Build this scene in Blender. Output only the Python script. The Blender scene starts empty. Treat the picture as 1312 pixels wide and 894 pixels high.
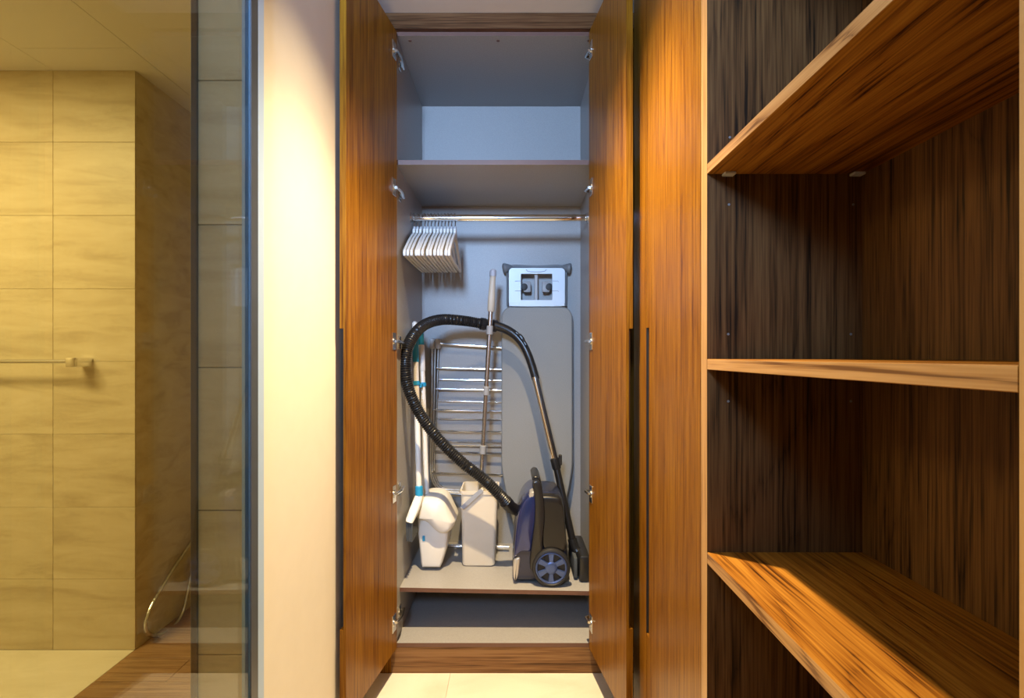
import bpy, bmesh, math, random
from mathutils import Vector, Matrix
random.seed(4)
C = bpy.context.scene
COL = C.collection

# ------------------------------------------------------------------ camera, light, exposure
H = 1.172                       # eye height; x = across the passage, y = depth, z = up
F = 660.0                       # focal length in pixels of a 1312 px wide frame
cam_d = bpy.data.cameras.new('camera'); cam = bpy.data.objects.new('camera', cam_d); COL.objects.link(cam)
cam.location = (0, 0, H); cam.rotation_euler = (math.pi/2, 0, 0)
cam_d.sensor_width = 36; cam_d.lens = 36*F/1312; cam_d.shift_x = -1/1312; cam_d.shift_y = 8/1312
cam_d.clip_start = 0.02
C.camera = cam
C.view_settings.view_transform = 'Standard'; C.view_settings.look = 'None'
C.view_settings.exposure = 0.0; C.view_settings.gamma = 1; C.view_settings.use_curve_mapping = False
w = bpy.data.worlds.new('world'); C.world = w; w.use_nodes = True
w.node_tree.nodes['Background'].inputs[0].default_value = (0.55, 0.7, 1, 1)
w.node_tree.nodes['Background'].inputs[1].default_value = 0.0

def lamp(name, kind, loc, energy, color, rot=(0, 0, 0), **kw):
    d = bpy.data.lights.new(name, kind); d.energy = energy; d.color = color
    for k, v in kw.items(): setattr(d, k, v)
    o = bpy.data.objects.new(name, d); COL.objects.link(o); o.location = loc; o.rotation_euler = rot
    return o
WARM = (1.0, 0.755, 0.43)
lamp('downlight', 'SPOT', (-0.01, 1.28, 2.41), 80, WARM, spot_size=math.radians(106), spot_blend=0.75, shadow_soft_size=0.022)
lamp('downlight_beam', 'SPOT', (-0.01, 1.28, 2.412), 315, WARM, spot_size=math.radians(84), spot_blend=1.0, shadow_soft_size=0.022)
lamp('fill_spot_behind', 'SPOT', (-0.01, -0.62, 2.41), 15, WARM, spot_size=math.radians(100), spot_blend=0.5, shadow_soft_size=0.022)  # weak unseen fill, added to light the closet front
lamp('cool_fill', 'AREA', (-0.36, -1.2, 2.14), 27, (0.40, 0.62, 1.0), rot=(math.pi/2, 0, 0), shape='RECTANGLE', size=0.26, size_y=0.45, spread=math.radians(76))  # cool fill lamp added behind the camera to light and shade the closet
lamp('shower_ceiling_light', 'AREA', (-2.1, 1.05, 2.295), 52, (1.0, 0.72, 0.28), shape='RECTANGLE', size=0.9, size_y=0.4)

# ------------------------------------------------------------------ materials
class NT:
    def __init__(s, name):
        s.m = bpy.data.materials.new(name); s.m.use_nodes = True
        s.n = s.m.node_tree.nodes; s.l = s.m.node_tree.links
        s.b = s.n['Principled BSDF']
    def node(s, t, **kw):
        n = s.n.new(t)
        for k, v in kw.items():
            if k in n.inputs: n.inputs[k].default_value = v
            else: setattr(n, k, v)
        return n
    def link(s, a, b): s.l.new(a, b)

def ramp(t, stops):
    r = t.node('ShaderNodeValToRGB'); e = r.color_ramp.elements
    while len(e) < len(stops): e.new(0.5)
    for q, (p, c) in zip(e, stops): q.position = p; q.color = (*c, 1)
    return r

def plain(name, col, rough=0.5, metal=0.0, bump=0.0, bscale=200, spec=0.5, coat=0.0, var=0.06):
    t = NT(name); b = t.b
    tc = t.node('ShaderNodeTexCoord')
    n = t.node('ShaderNodeTexNoise', Scale=bscale*0.15+4, Detail=3.0)
    t.link(tc.outputs['Object'], n.inputs['Vector'])
    r = ramp(t, [(0.3, tuple(c*(1-var) for c in col)), (0.7, tuple(min(1, c*(1+var)) for c in col))])
    t.link(n.outputs['Fac'], r.inputs['Fac']); t.link(r.outputs['Color'], b.inputs['Base Color'])
    b.inputs['Roughness'].default_value = rough; b.inputs['Metallic'].default_value = metal
    b.inputs['Specular IOR Level'].default_value = spec; b.inputs['Coat Weight'].default_value = coat
    if bump:
        n2 = t.node('ShaderNodeTexNoise', Scale=bscale, Detail=2.0); t.link(tc.outputs['Object'], n2.inputs['Vector'])
        bp = t.node('ShaderNodeBump', Strength=bump, Distance=0.002)
        t.link(n2.outputs['Fac'], bp.inputs['Height']); t.link(bp.outputs['Normal'], b.inputs['Normal'])
    return t.m

def wood(name, axis, dark, mid, light, rough=0.34, fig=0.35, spec=0.4, coarse=0.3):
    t = NT(name); b = t.b
    tc = t.node('ShaderNodeTexCoord'); oi = t.node('ShaderNodeObjectInfo')
    off = t.node('ShaderNodeVectorMath', operation='SCALE'); off.inputs[0].default_value = (7.3, 9.1, 5.7)
    t.link(oi.outputs['Random'], off.inputs['Scale'])
    add = t.node('ShaderNodeVectorMath', operation='ADD')
    t.link(tc.outputs['Object'], add.inputs[0]); t.link(off.outputs[0], add.inputs[1])
    def noise(al, ac, detail=2.0, rough_=0.5, dist=0.0):
        m = t.node('ShaderNodeMapping'); sc = [ac]*3; sc[axis] = al
        m.inputs['Scale'].default_value = sc; t.link(add.outputs[0], m.inputs['Vector'])
        n = t.node('ShaderNodeTexNoise', Scale=1.0, Detail=detail, Roughness=rough_, Distortion=dist); t.link(m.outputs[0], n.inputs['Vector']); return n.outputs['Fac']
    def madd(a, k, c):
        n = t.node('ShaderNodeMath', operation='MULTIPLY_ADD'); n.inputs[1].default_value = k; t.link(a, n.inputs[0])
        if hasattr(c, 'links'): t.link(c, n.inputs[2])
        else: n.inputs[2].default_value = c
        return n.outputs[0]
    broad = noise(0.7, 5.0, 1.0)
    s1 = noise(0.9, 42, 3.0, 0.6, 0.3); s2 = noise(2.0, 150, 2.0); s3 = noise(9.0, 330, 1.0)
    ph = madd(broad, 46.0, madd(s1, 4.0, 0.0))
    sn = t.node('ShaderNodeMath', operation='SINE'); t.link(ph, sn.inputs[0])
    ab = t.node('ShaderNodeMath', operation='ABSOLUTE'); t.link(sn.outputs[0], ab.inputs[0])
    pw = t.node('ShaderNodeMath', operation='POWER'); pw.inputs[1].default_value = 0.35; t.link(ab.outputs[0], pw.inputs[0])    # thin dark growth lines
    v = madd(s1, coarse*1.4, madd(s2, 0.85, madd(s3, 0.62, madd(pw.outputs[0], 0.35*fig, -0.38-0.30*fig-(coarse-0.3)*0.7))))
    r = ramp(t, [(0.30, dark), (0.50, mid), (0.74, light)])
    t.link(v, r.inputs['Fac']); t.link(r.outputs['Color'], b.inputs['Base Color'])
    b.inputs['Roughness'].default_value = rough; b.inputs['Specular IOR Level'].default_value = spec
    bp = t.node('ShaderNodeBump', Strength=0.10, Distance=0.0005)
    t.link(s3, bp.inputs['Height']); t.link(bp.outputs['Normal'], b.inputs['Normal'])
    return t.m

def stone(name, c0, c1, c2, stretch=(1.2, 3, 7), rough=0.4, spec=0.4):
    t = NT(name); b = t.b
    tc = t.node('ShaderNodeTexCoord'); oi = t.node('ShaderNodeObjectInfo')
    off = t.node('ShaderNodeVectorMath', operation='SCALE'); off.inputs[0].default_value = (17.3, 9.1, 25.7); t.link(oi.outputs['Random'], off.inputs['Scale'])
    add = t.node('ShaderNodeVectorMath', operation='ADD'); t.link(tc.outputs['Object'], add.inputs[0]); t.link(off.outputs[0], add.inputs[1])
    m = t.node('ShaderNodeMapping'); m.inputs['Scale'].default_value = stretch; m.inputs['Rotation'].default_value = (0, 0.2, 0); t.link(add.outputs[0], m.inputs['Vector'])
    n = t.node('ShaderNodeTexNoise', Scale=2.2, Detail=7.0, Roughness=0.62, Distortion=0.6); t.link(m.outputs[0], n.inputs['Vector'])
    n2 = t.node('ShaderNodeTexNoise', Scale=160.0, Detail=2.0); t.link(add.outputs[0], n2.inputs['Vector'])
    mx = t.node('ShaderNodeMath', operation='MULTIPLY_ADD'); mx.inputs[1].default_value = 0.12; t.link(n2.outputs['Fac'], mx.inputs[0]); t.link(n.outputs['Fac'], mx.inputs[2])
    r = ramp(t, [(0.36, c0), (0.56, c1), (0.78, c2)]); t.link(mx.outputs[0], r.inputs['Fac']); t.link(r.outputs['Color'], b.inputs['Base Color'])
    b.inputs['Roughness'].default_value = rough; b.inputs['Specular IOR Level'].default_value = spec
    return t.m

def fabric(name, col, scale=900):
    t = NT(name); b = t.b; tc = t.node('ShaderNodeTexCoord')
    outs = []
    for sc in ((scale, 180, 180), (180, 180, scale)):
        m = t.node('ShaderNodeMapping'); m.inputs['Scale'].default_value = sc; t.link(tc.outputs['Object'], m.inputs['Vector'])
        n = t.node('ShaderNodeTexNoise', Scale=1.0, Detail=1.0); t.link(m.outputs[0], n.inputs['Vector']); outs.append(n)
    ad = t.node('ShaderNodeMath', operation='ADD'); t.link(outs[0].outputs['Fac'], ad.inputs[0]); t.link(outs[1].outputs['Fac'], ad.inputs[1])
    hv = t.node('ShaderNodeMath', operation='MULTIPLY'); hv.inputs[1].default_value = 0.5; t.link(ad.outputs[0], hv.inputs[0])
    r = ramp(t, [(0.35, tuple(c*0.92 for c in col)), (0.65, tuple(c*1.07 for c in col))]); t.link(hv.outputs[0], r.inputs['Fac'])
    t.link(r.outputs['Color'], b.inputs['Base Color']); b.inputs['Roughness'].default_value = 0.7; b.inputs['Specular IOR Level'].default_value = 0.3
    return t.m

def glass(name, tint):
    t = NT(name); t.n.remove(t.b); out = t.n['Material Output']
    tr = t.node('ShaderNodeBsdfTransparent'); tr.inputs[0].default_value = (*tint, 1)
    gl = t.node('ShaderNodeBsdfGlossy'); gl.inputs['Roughness'].default_value = 0.0
    fr = t.node('ShaderNodeFresnel'); ge = t.node('ShaderNodeNewGeometry')
    io = t.node('ShaderNodeMath', operation='MULTIPLY_ADD'); io.inputs[1].default_value = 1/1.5-1.5; io.inputs[2].default_value = 1.5
    t.link(ge.outputs['Backfacing'], io.inputs[0]); t.link(io.outputs[0], fr.inputs['IOR']); mx = t.node('ShaderNodeMixShader')
    t.link(fr.outputs[0], mx.inputs[0]); t.link(tr.outputs[0], mx.inputs[1]); t.link(gl.outputs[0], mx.inputs[2]); t.link(mx.outputs[0], out.inputs[0])
    return t.m

M = {}
M['wood_z'] = wood('teak_veneer_upright', 2, (0.08, 0.022, 0.0012), (0.185, 0.069, 0.0038), (0.275, 0.12, 0.009), spec=0.2)
M['wood_x'] = wood('teak_veneer_across', 0, (0.075, 0.034, 0.012), (0.18, 0.086, 0.032), (0.26, 0.138, 0.058), spec=0.2)
M['fascia'] = wood('dark_teak_across', 0, (0.03, 0.012, 0.004), (0.085, 0.036, 0.013), (0.14, 0.066, 0.027), spec=0.2)
M['book_z'] = wood('teak_upright_shaded', 2, (0.014, 0.007, 0.0025), (0.082, 0.036, 0.011), (0.14, 0.067, 0.022), rough=0.45, fig=0.5, spec=0.22)  # same teak veneer as the doors, bookcase shade darkened into its colour
M['book_y'] = wood('teak_deep_lit', 1, (0.04, 0.011, 0.0015), (0.215, 0.078, 0.008), (0.34, 0.15, 0.02), rough=0.42, fig=0.5, spec=0.2)  # same teak veneer, its colour toned for the lamplight on the shelves
M['edge_y'] = wood('edge_band_deep', 1, (0.15, 0.065, 0.02), (0.37, 0.195, 0.07), (0.48, 0.28, 0.115), fig=1.3, coarse=0.2)
M['edge_z'] = wood('edge_band_upright', 2, (0.25, 0.12, 0.04), (0.42, 0.23, 0.085), (0.5, 0.3, 0.12), fig=0.2)
M['edge_brown'] = plain('brown_edge_band', (0.13, 0.06, 0.04), 0.45)
M['laminate'] = fabric('grey_linen_laminate', (0.335, 0.327, 0.32), 500)
M['laminate'].node_tree.nodes['Principled BSDF'].inputs['Roughness'].default_value = 0.38
M['plaster'] = plain('cream_plaster', (0.76, 0.715, 0.625), 0.85, bump=0.05, bscale=90, var=0.015)
M['ceiling'] = plain('white_ceiling_paint', (0.74, 0.71, 0.68), 0.9, var=0.01)
M['tile'] = stone('sandstone_tile', (0.44, 0.36, 0.23), (0.56, 0.475, 0.315), (0.63, 0.54, 0.38))
M['grout'] = plain('tile_grout', (0.42, 0.35, 0.23), 0.9)
M['cream'] = stone('cream_floor_slab', (0.66, 0.59, 0.46), (0.74, 0.675, 0.54), (0.8, 0.74, 0.62), stretch=(1.5, 4, 3), rough=0.35)
M['floor_tile'] = stone('cream_floor_tile', (0.68, 0.62, 0.5), (0.76, 0.70, 0.58), (0.8, 0.75, 0.64), stretch=(1.3, 2.4, 3), rough=0.4)
M['plank'] = wood('wood_look_floor_plank', 0, (0.16, 0.075, 0.03), (0.30, 0.165, 0.08), (0.40, 0.24, 0.13), rough=0.4, fig=0.3)
M['glass'] = glass('clear_glass', (0.86, 0.91, 0.90))
M['chrome'] = plain('chrome', (0.85, 0.85, 0.86), 0.09, 1.0, var=0.01)
M['steel'] = plain('brushed_steel', (0.62, 0.62, 0.62), 0.25, 1.0, var=0.03)
M['trim'] = plain('dark_bronze_trim', (0.10, 0.075, 0.05), 0.4, 0.3)
M['gasket'] = plain('grey_seal', (0.06, 0.07, 0.085), 0.35)
M['alu_reflect'] = plain('aluminium_cool_reflection', (0.40, 0.54, 0.76), 0.45, 0.0, var=0.01)  # blue base colour stands in for the cool reflection on the channel
M['hinge'] = plain('nickel_hinge', (0.72, 0.70, 0.66), 0.22, 1.0, var=0.03)
M['white_pl'] = plain('white_plastic', (0.78, 0.76, 0.71), 0.38, var=0.01)
M['cream_pl'] = plain('cream_plastic', (0.72, 0.66, 0.55), 0.42, var=0.01)
M['beige_pl'] = plain('beige_grip', (0.5, 0.46, 0.38), 0.5, var=0.02)
M['blue_pl'] = plain('sky_blue_plastic', (0.02, 0.29, 0.55), 0.4, var=0.02)
M['greyblue'] = plain('grey_blue_plastic', (0.33, 0.36, 0.43), 0.45, var=0.02)
M['grey_pl'] = plain('grey_plastic', (0.17, 0.18, 0.19), 0.5, var=0.04)
M['lightgrey'] = plain('light_grey_plastic', (0.45, 0.46, 0.47), 0.45, var=0.02)
M['midgrey'] = plain('mid_grey_plastic', (0.30, 0.31, 0.32), 0.45, var=0.02)
M['bristle'] = plain('dark_bristles', (0.06, 0.07, 0.08), 0.7)
M['rest'] = plain('pale_blue_enamel', (0.62, 0.72, 0.82), 0.35, var=0.01)
M['cover'] = fabric('grey_cotton_cover', (0.285, 0.285, 0.27), 700)
M['black_pl'] = plain('black_plastic', (0.012, 0.012, 0.013), 0.32, var=0.1)
M['black_gl'] = plain('gloss_charcoal', (0.010, 0.009, 0.009), 0.30, var=0.02)
M['rubber'] = plain('black_rubber', (0.014, 0.014, 0.015), 0.55, var=0.1)
M['vac_blue'] = plain('metallic_blue', (0.022, 0.036, 0.15), 0.22, 0.5, coat=0.8, var=0.03)
M['vac_navy'] = plain('satin_navy', (0.018, 0.022, 0.05), 0.34, 0.2, coat=0.3, var=0.05)
M['silver'] = plain('silver_plastic', (0.6, 0.58, 0.55), 0.3, 0.6, var=0.02)
M['rim'] = plain('blue_silver_rim', (0.07, 0.11, 0.27), 0.3, 0.5, var=0.03)
M['dark'] = plain('groove_shade', (0.01, 0.008, 0.007), 0.8)

# ------------------------------------------------------------------ mesh helpers
def W(px, py, d): return Vector(((px-657)*d/F, d, H+(455-py)*d/F))   # the point at depth d along a sight line

class MB:
    def __init__(s): s.bm = bmesh.new()
    def _add(s, b2, M_=None):
        if M_ is not None: bmesh.ops.transform(b2, matrix=M_, verts=b2.verts)
        me = bpy.data.meshes.new('t'); b2.to_mesh(me); b2.free(); s.bm.from_mesh(me); bpy.data.meshes.remove(me)
        return s
    def box(s, x0, x1, y0, y1, z0, z1, bev=0.0, seg=2, mat=None):
        b = bmesh.new(); bmesh.ops.create_cube(b, size=1)
        for v in b.verts: v.co = Vector((x0+(v.co.x+.5)*(x1-x0), y0+(v.co.y+.5)*(y1-y0), z0+(v.co.z+.5)*(z1-z0)))
        if bev: bmesh.ops.bevel(b, geom=list(b.edges), offset=bev, segments=seg, affect='EDGES', profile=0.5)
        return s._add(b, mat)
    def tube(s, pts, r, n=12, cap=True):
        """r: number or a list of radii per point"""
        b = bmesh.new(); pts = [Vector(p) for p in pts]; N = len(pts)
        rr = r if isinstance(r, (list, tuple)) else [r]*N
        T = [(pts[min(i+1, N-1)]-pts[max(i-1, 0)]).normalized() for i in range(N)]
        u = T[0].orthogonal().normalized(); rings = []
        for i in range(N):
            u = (u-T[i]*u.dot(T[i])).normalized(); v = T[i].cross(u)
            rings.append([b.verts.new(pts[i]+(u*math.cos(a)+v*math.sin(a))*rr[i]) for a in [2*math.pi*k/n for k in range(n)]])
        for i in range(N-1):
            for k in range(n): b.faces.new((rings[i][k], rings[i][(k+1) % n], rings[i+1][(k+1) % n], rings[i+1][k]))
        if cap: b.faces.new(rings[0][::-1]); b.faces.new(rings[-1])
        return s._add(b)
    def lathe(s, prof, base, axis, n=24, cap=True):
        """prof: (r, t) along axis from base"""
        axis = Vector(axis).normalized(); base = Vector(base)
        return s.tube2([base+axis*t for r, t in prof], [max(r, 1e-4) for r, t in prof], axis, n, cap)
    def tube2(s, pts, rr, T, n, cap=True):
        b = bmesh.new(); u = T.orthogonal().normalized(); v = T.cross(u); rings = []
        for p, r in zip(pts, rr): rings.append([b.verts.new(p+(u*math.cos(a)+v*math.sin(a))*r) for a in [2*math.pi*k/n for k in range(n)]])
        for i in range(len(pts)-1):
            for k in range(n): b.faces.new((rings[i][k], rings[i][(k+1) % n], rings[i+1][(k+1) % n], rings[i+1][k]))
        if cap: b.faces.new(rings[0][::-1]); b.faces.new(rings[-1])
        return s._add(b)
    def layers(s, loops, cap=True):
        """loft between equally long closed loops of points"""
        b = bmesh.new(); L = [[b.verts.new(p) for p in lp] for lp in loops]; n = len(L[0])
        for i in range(len(L)-1):
            for k in range(n): b.faces.new((L[i][k], L[i][(k+1) % n], L[i+1][(k+1) % n], L[i+1][k]))
        if cap: b.faces.new(L[0][::-1]); b.faces.new(L[-1])
        bmesh.ops.recalc_face_normals(b, faces=b.faces)
        return s._add(b)
    def pillow(s, prof, y0, y1, rnd, inset, steps=5, dome=0.0, star=False):
        """a side profile (x, z) swept along y with rounded rims"""
        cx = sum(p[0] for p in prof)/len(prof); cz = sum(p[1] for p in prof)/len(prof)
        n = len(prof); nm = []
        area = sum(prof[i][0]*prof[(i+1) % n][1]-prof[(i+1) % n][0]*prof[i][1] for i in range(n))
        sg = 1 if area > 0 else -1
        for i in range(n):
            a = prof[i-1]; c = prof[(i+1) % n]; t = Vector((c[0]-a[0], c[1]-a[1])).normalized(); nm.append((-t.y*sg, t.x*sg))
        loops = []
        for k in range(steps+1):
            a = math.pi/2*k/steps; loops.append((y0+rnd*(1-math.sin(a)), inset*(1-math.cos(a))))
        loops = [(y0+rnd*(1-math.cos(math.pi/2*k/steps)), inset*(1-math.sin(math.pi/2*k/steps))) for k in range(steps+1)]
        loops += [(y1-(y-y0), i) for y, i in reversed(loops)]
        if not star: return s.layers([[Vector((p[0]+q[0]*i, y, p[1]+q[1]*i)) for p, q in zip(prof, nm)] for y, i in loops])
        mr = sum(math.hypot(p[0]-cx, p[1]-cz) for p in prof)/n; sc = [(y, 1-i/mr) for y, i in loops]
        f0 = sc[0][1]
        inn = [(y0-dome*(1-(k/6)**2), f0*k/6) for k in range(1, 6)]
        sc = [(y0-dome, 0.01)]+inn+sc+[(y1+dome*(1-(k/6)**2), f0*k/6) for k in range(5, 0, -1)]+[(y1+dome, 0.01)]
        return s.layers([[Vector((cx+(p[0]-cx)*f, y, cz+(p[1]-cz)*f)) for p in prof] for y, f in sc])
    def ringprism(s, outer, inner, f0, f1):
        """a frame: outer and inner loops (same count) mapped by f0 / f1 to front and back points"""
        b = bmesh.new(); n = len(outer)
        A = [b.verts.new(f0(p)) for p in outer]; B = [b.verts.new(f0(p)) for p in inner]
        A2 = [b.verts.new(f1(p)) for p in outer]; B2 = [b.verts.new(f1(p)) for p in inner]
        for k in range(n):
            j = (k+1) % n
            b.faces.new((A[k], A[j], B[j], B[k])); b.faces.new((A2[k], B2[k], B2[j], A2[j]))
            b.faces.new((A[k], A2[k], A2[j], A[j])); b.faces.new((B[k], B[j], B2[j], B2[k]))
        bmesh.ops.recalc_face_normals(b, faces=b.faces)
        return s._add(b)
    def xform(s, m): bmesh.ops.transform(s.bm, matrix=m, verts=s.bm.verts); return s
    def build(s, name, mat, root=None, parent=None, loc=None, smooth=True, front=None, facing=(0, -1, 0)):
        """root: the Empty or object whose world place the points are taken relative to"""
        base = Vector(loc) if loc is not None else (root.location.copy() if root else Vector((0, 0, 0)))
        bmesh.ops.translate(s.bm, vec=-base, verts=s.bm.verts)
        me = bpy.data.meshes.new(name); s.bm.to_mesh(me); s.bm.free()
        me.materials.append(mat)
        if front is not None:
            me.materials.append(front); fv = Vector(facing)
            for p in me.polygons:
                if p.normal.dot(fv) > 0.9: p.material_index = 1
        if smooth:
            me.polygons.foreach_set('use_smooth', [True]*len(me.polygons)); me.set_sharp_from_angle(angle=math.radians(32))
        o = bpy.data.objects.new(name, me); COL.objects.link(o)
        if parent is None: parent = root
        if parent is not None: o.parent = parent
        else: o.location = base
        return o

def thing(name, label, cat, loc, group=None):
    o = bpy.data.objects.new(name, None); COL.objects.link(o); o.location = loc; o.empty_display_size = 0.05
    o['label'] = label; o['category'] = cat
    if group: o['group'] = group
    return o
def structure(o): o['kind'] = 'structure'; return o
def smooth_path(pts, n=10):
    P = [Vector(p) for p in pts]; P = [P[0]*2-P[1]]+P+[P[-1]*2-P[-2]]; out = []
    for i in range(1, len(P)-2):
        for k in range(n):
            t = k/n; a, b, c, d = P[i-1:i+3]
            out.append(0.5*((2*b)+(c-a)*t+(2*a-5*b+4*c-d)*t*t+(3*b-a-3*c+d)*t**3))
    out.append(P[-2]); return out
def rrect(x0, x1, z0, z1, r, n=5):
    out = []
    for cx, cz, a0 in ((x1-r, z1-r, 0), (x0+r, z1-r, 90), (x0+r, z0+r, 180), (x1-r, z0+r, 270)):
        for k in range(n+1):
            a = math.radians(a0+90*k/n); out.append((cx+r*math.cos(a), cz+r*math.sin(a)))
    return out
def piece(name, me, loc, parent, label=None):
    o = bpy.data.objects.new(name, me); COL.objects.link(o); o.parent = parent; o.location = Vector(loc)-parent.location
    if label: o['label'] = label
    return o
def slab_mesh(name, sx, sy, sz, mat, bev=0.0012):
    b = MB().box(-sx/2, sx/2, -sy/2, sy/2, -sz/2, sz/2, bev, 1); me = bpy.data.meshes.new(name); b.bm.to_mesh(me); b.bm.free(); me.materials.append(mat); return me

# ------------------------------------------------------------------ setting
XL, XR = -0.52, 0.376            # white partition face, cabinet front plane
CZ, SZ = H+1.25, H+1.133         # passage ceiling, shower ceiling
D, DB = 1.90, 2.44               # closet front and back panel
S = lambda nm, mb, mat, **k: structure(mb.build(nm, mat, **k))
fl = S('floor', MB().box(-0.51, 1.0, -2.5, 1.93, -0.05, -0.008), M['grout'])
for i in range(2):
    for (x0, x1) in ((-0.508, -0.23), (-0.23, 0.37), (0.37, 0.97)):
        for j in range(5):
            y1 = 1.90-0.6*j; y0 = y1-0.6
            if i == 0: piece('tile', slab_mesh('floor_tile', x1-x0-0.0008, y1-y0-0.0008, 0.008, M['floor_tile'], 0.0003), ((x0+x1)/2, (y0+y1)/2, -0.004), fl)
S('ceiling', MB().box(-0.6475, 1.2, -2.5, 2.52, CZ, CZ+0.05), M['ceiling'])
wl = S('wall_left', MB().box(-0.6475, XL, 1.05, 3.0, 0, CZ), M['plaster'], front=M['tile'], facing=(-1, 0, 0), smooth=False)
JZ = [-1.172, -0.891, -0.606, -0.314, -0.025, 0.264, 0.556, 0.848, 1.133]      # tile joints, shared by all shower walls
for a, b in zip(JZ, JZ[1:]):
    piece('tile', slab_mesh('end_tile', 0.1255, 0.008, b-a-0.0013, M['tile']), ((-0.6475+XL)/2, 1.046, H+(a+b)/2), wl)
MB().box(-0.6485, -0.636, 1.036, 1.05, 0, SZ, 0.001, 1).build('corner_trim', M['trim'], None, parent=wl)
S('wall_rear', MB().box(-2.95, 1.2, -2.6, -2.5, 0, CZ), M['plaster'])
S('wall_right', MB().box(0.70, 1.2, -2.5, 2.52, 0, CZ), M['plaster'])
S('wall_far', MB().box(-0.52, 1.0, 2.47, 2.52, 0, CZ), M['plaster'])
S('wall_left_rear', MB().box(-0.6475, XL, -2.5, 0.2, 0, CZ), M['plaster'])  # unseen wall, run forward to keep the cool lamp out of the shower
S('wall_shower_left', MB().box(-2.95, -2.9, -2.5, 3.05, 0, CZ), M['tile'])
S('wall_shower_rear', MB().box(-2.9, -0.65, -0.65, -0.6, 0, CZ), M['tile'])
S('wall_shower_far', MB().box(-1.503, -0.6475, 3.0, 3.05, 0, CZ), M['tile'])
S('trim_1', MB().box(-0.6475, XL, 0.2, 1.05, SZ, CZ), M['plaster'])            # header over the glass
wb = S('wall_back', MB().box(-2.9, -1.511, 2.058, 3.0, 0, SZ), M['grout'])
for a, b in zip(JZ, JZ[1:]):
    zc = H+(a+b)/2; hz = b-a-0.0010
    for (x0, x1) in ((-2.9, -2.43), (-2.43, -1.83), (-1.83, -1.503)):
        piece('tile', slab_mesh('wall_tile', x1-x0-0.0014, 0.008, hz, M['tile'], 0.0007), ((x0+x1)/2, 2.054, zc), wb)
    for (y0, y1) in ((2.058, 2.43), (2.43, 3.0)):
        piece('tile', slab_mesh('wall_tile', 0.008, y1-y0-0.0006, hz+0.0010, M['tile'], 0.0003), (-1.507, (y0+y1)/2, zc), wb)
sc = S('ceiling_shower', MB().box(-2.9, -0.6475, -0.6, 3.0, SZ+0.006, SZ+0.05), M['ceiling'])
px0, px1, py1 = -1.83, -1.41, 1.903                                            # access hatch and the boards round it
for (x0, x1, y0, y1, nm) in ((-2.9, px0, -0.6, 3.0, 'panel'), (px1, -0.6475, -0.6, 3.0, 'panel'), (px0, px1, py1, 3.0, 'panel'), (px0, px1, 1.3, py1, 'access_panel'), (px0, px1, -0.6, 1.3, 'panel')):
    piece(nm, slab_mesh('ceiling_panel', x1-x0-0.002, y1-y0-0.002, 0.006, M['ceiling'], 0.0004), ((x0+x1)/2, (y0+y1)/2, SZ+0.003), sc)
fs = S('floor_shower', MB().box(-2.9, -1.505, -0.6, 2.05, -0.05, -0.008), M['grout'])
for (x0, x1) in ((-2.9, -2.3), (-2.3, -1.505)):
    for (y0, y1) in ((-0.6, 0.85), (0.85, 2.05)):
        piece('slab', slab_mesh('floor_slab', x1-x0-0.001, y1-y0-0.001, 0.008, M['cream'], 0.0004), ((x0+x1)/2, (y0+y1)/2, -0.004), fs)
fw = S('floor_planks', MB().box(-1.505, -0.51, -0.6, 3.0, -0.05, -0.003), M['cream'])
y = 2.1417; k = 0
rows = [(1.9937-0.148*(q+1), 1.9937-0.148*q) for q in range(-7, 17)]
for q, (y0, y1) in enumerate(rows):
    y0 = max(y0, -0.6); y1 = min(y1, 3.0)
    if y1-y0 < 0.02: continue
    xs = [-1.505, -1.505+(0.31 if q % 2 else 0.78)-0.05*(q % 3), -0.512]
    for x0, x1 in zip(xs, xs[1:]):
        piece('plank', slab_mesh('floor_plank', x1-x0-0.003, y1-y0-0.0035, 0.004, M['plank'], 0.0004), ((x0+x1)/2, (y0+y1)/2, -0.002), fw)

# ------------------------------------------------------------------ glass shower screen
gs = thing('shower_screen', 'clear glass shower screen beside the white wall, in a slim chrome channel', 'shower screen', (-0.511, 0.6, 0))
MB().box(-0.528, -0.518, 0.202, 1.030, 0.006, SZ-0.002).build('glass_pane', M['glass'], gs, smooth=False)
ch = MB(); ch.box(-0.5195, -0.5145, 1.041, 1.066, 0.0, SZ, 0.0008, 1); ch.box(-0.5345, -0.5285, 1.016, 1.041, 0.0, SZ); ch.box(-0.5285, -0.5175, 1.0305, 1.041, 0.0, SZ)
ch.build('channel', M['alu_reflect'], gs, smooth=False)
MB().box(-0.5175, -0.5145, 1.014, 1.0405, 0.0, SZ, 0.0005, 1).build('gasket', M['gasket'], gs, smooth=False)

# ------------------------------------------------------------------ towel bar
tb = thing('towel_bar', 'chrome towel bar with a square end post on the sandstone shower wall', 'towel bar', (-1.70, 2.05, H-0.028))
zt = H-0.028
MB().tube([(-2.32, 1.985, zt+0.004), (-1.70, 1.985, zt+0.004)], 0.0075, 12).build('bar', M['steel'], tb)
for x in (-1.692, -2.30):
    MB().box(x-0.022, x+0.022, 1.972, 2.05, zt-0.018, zt+0.018, 0.003).build('end_post', M['chrome'], tb)

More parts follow.
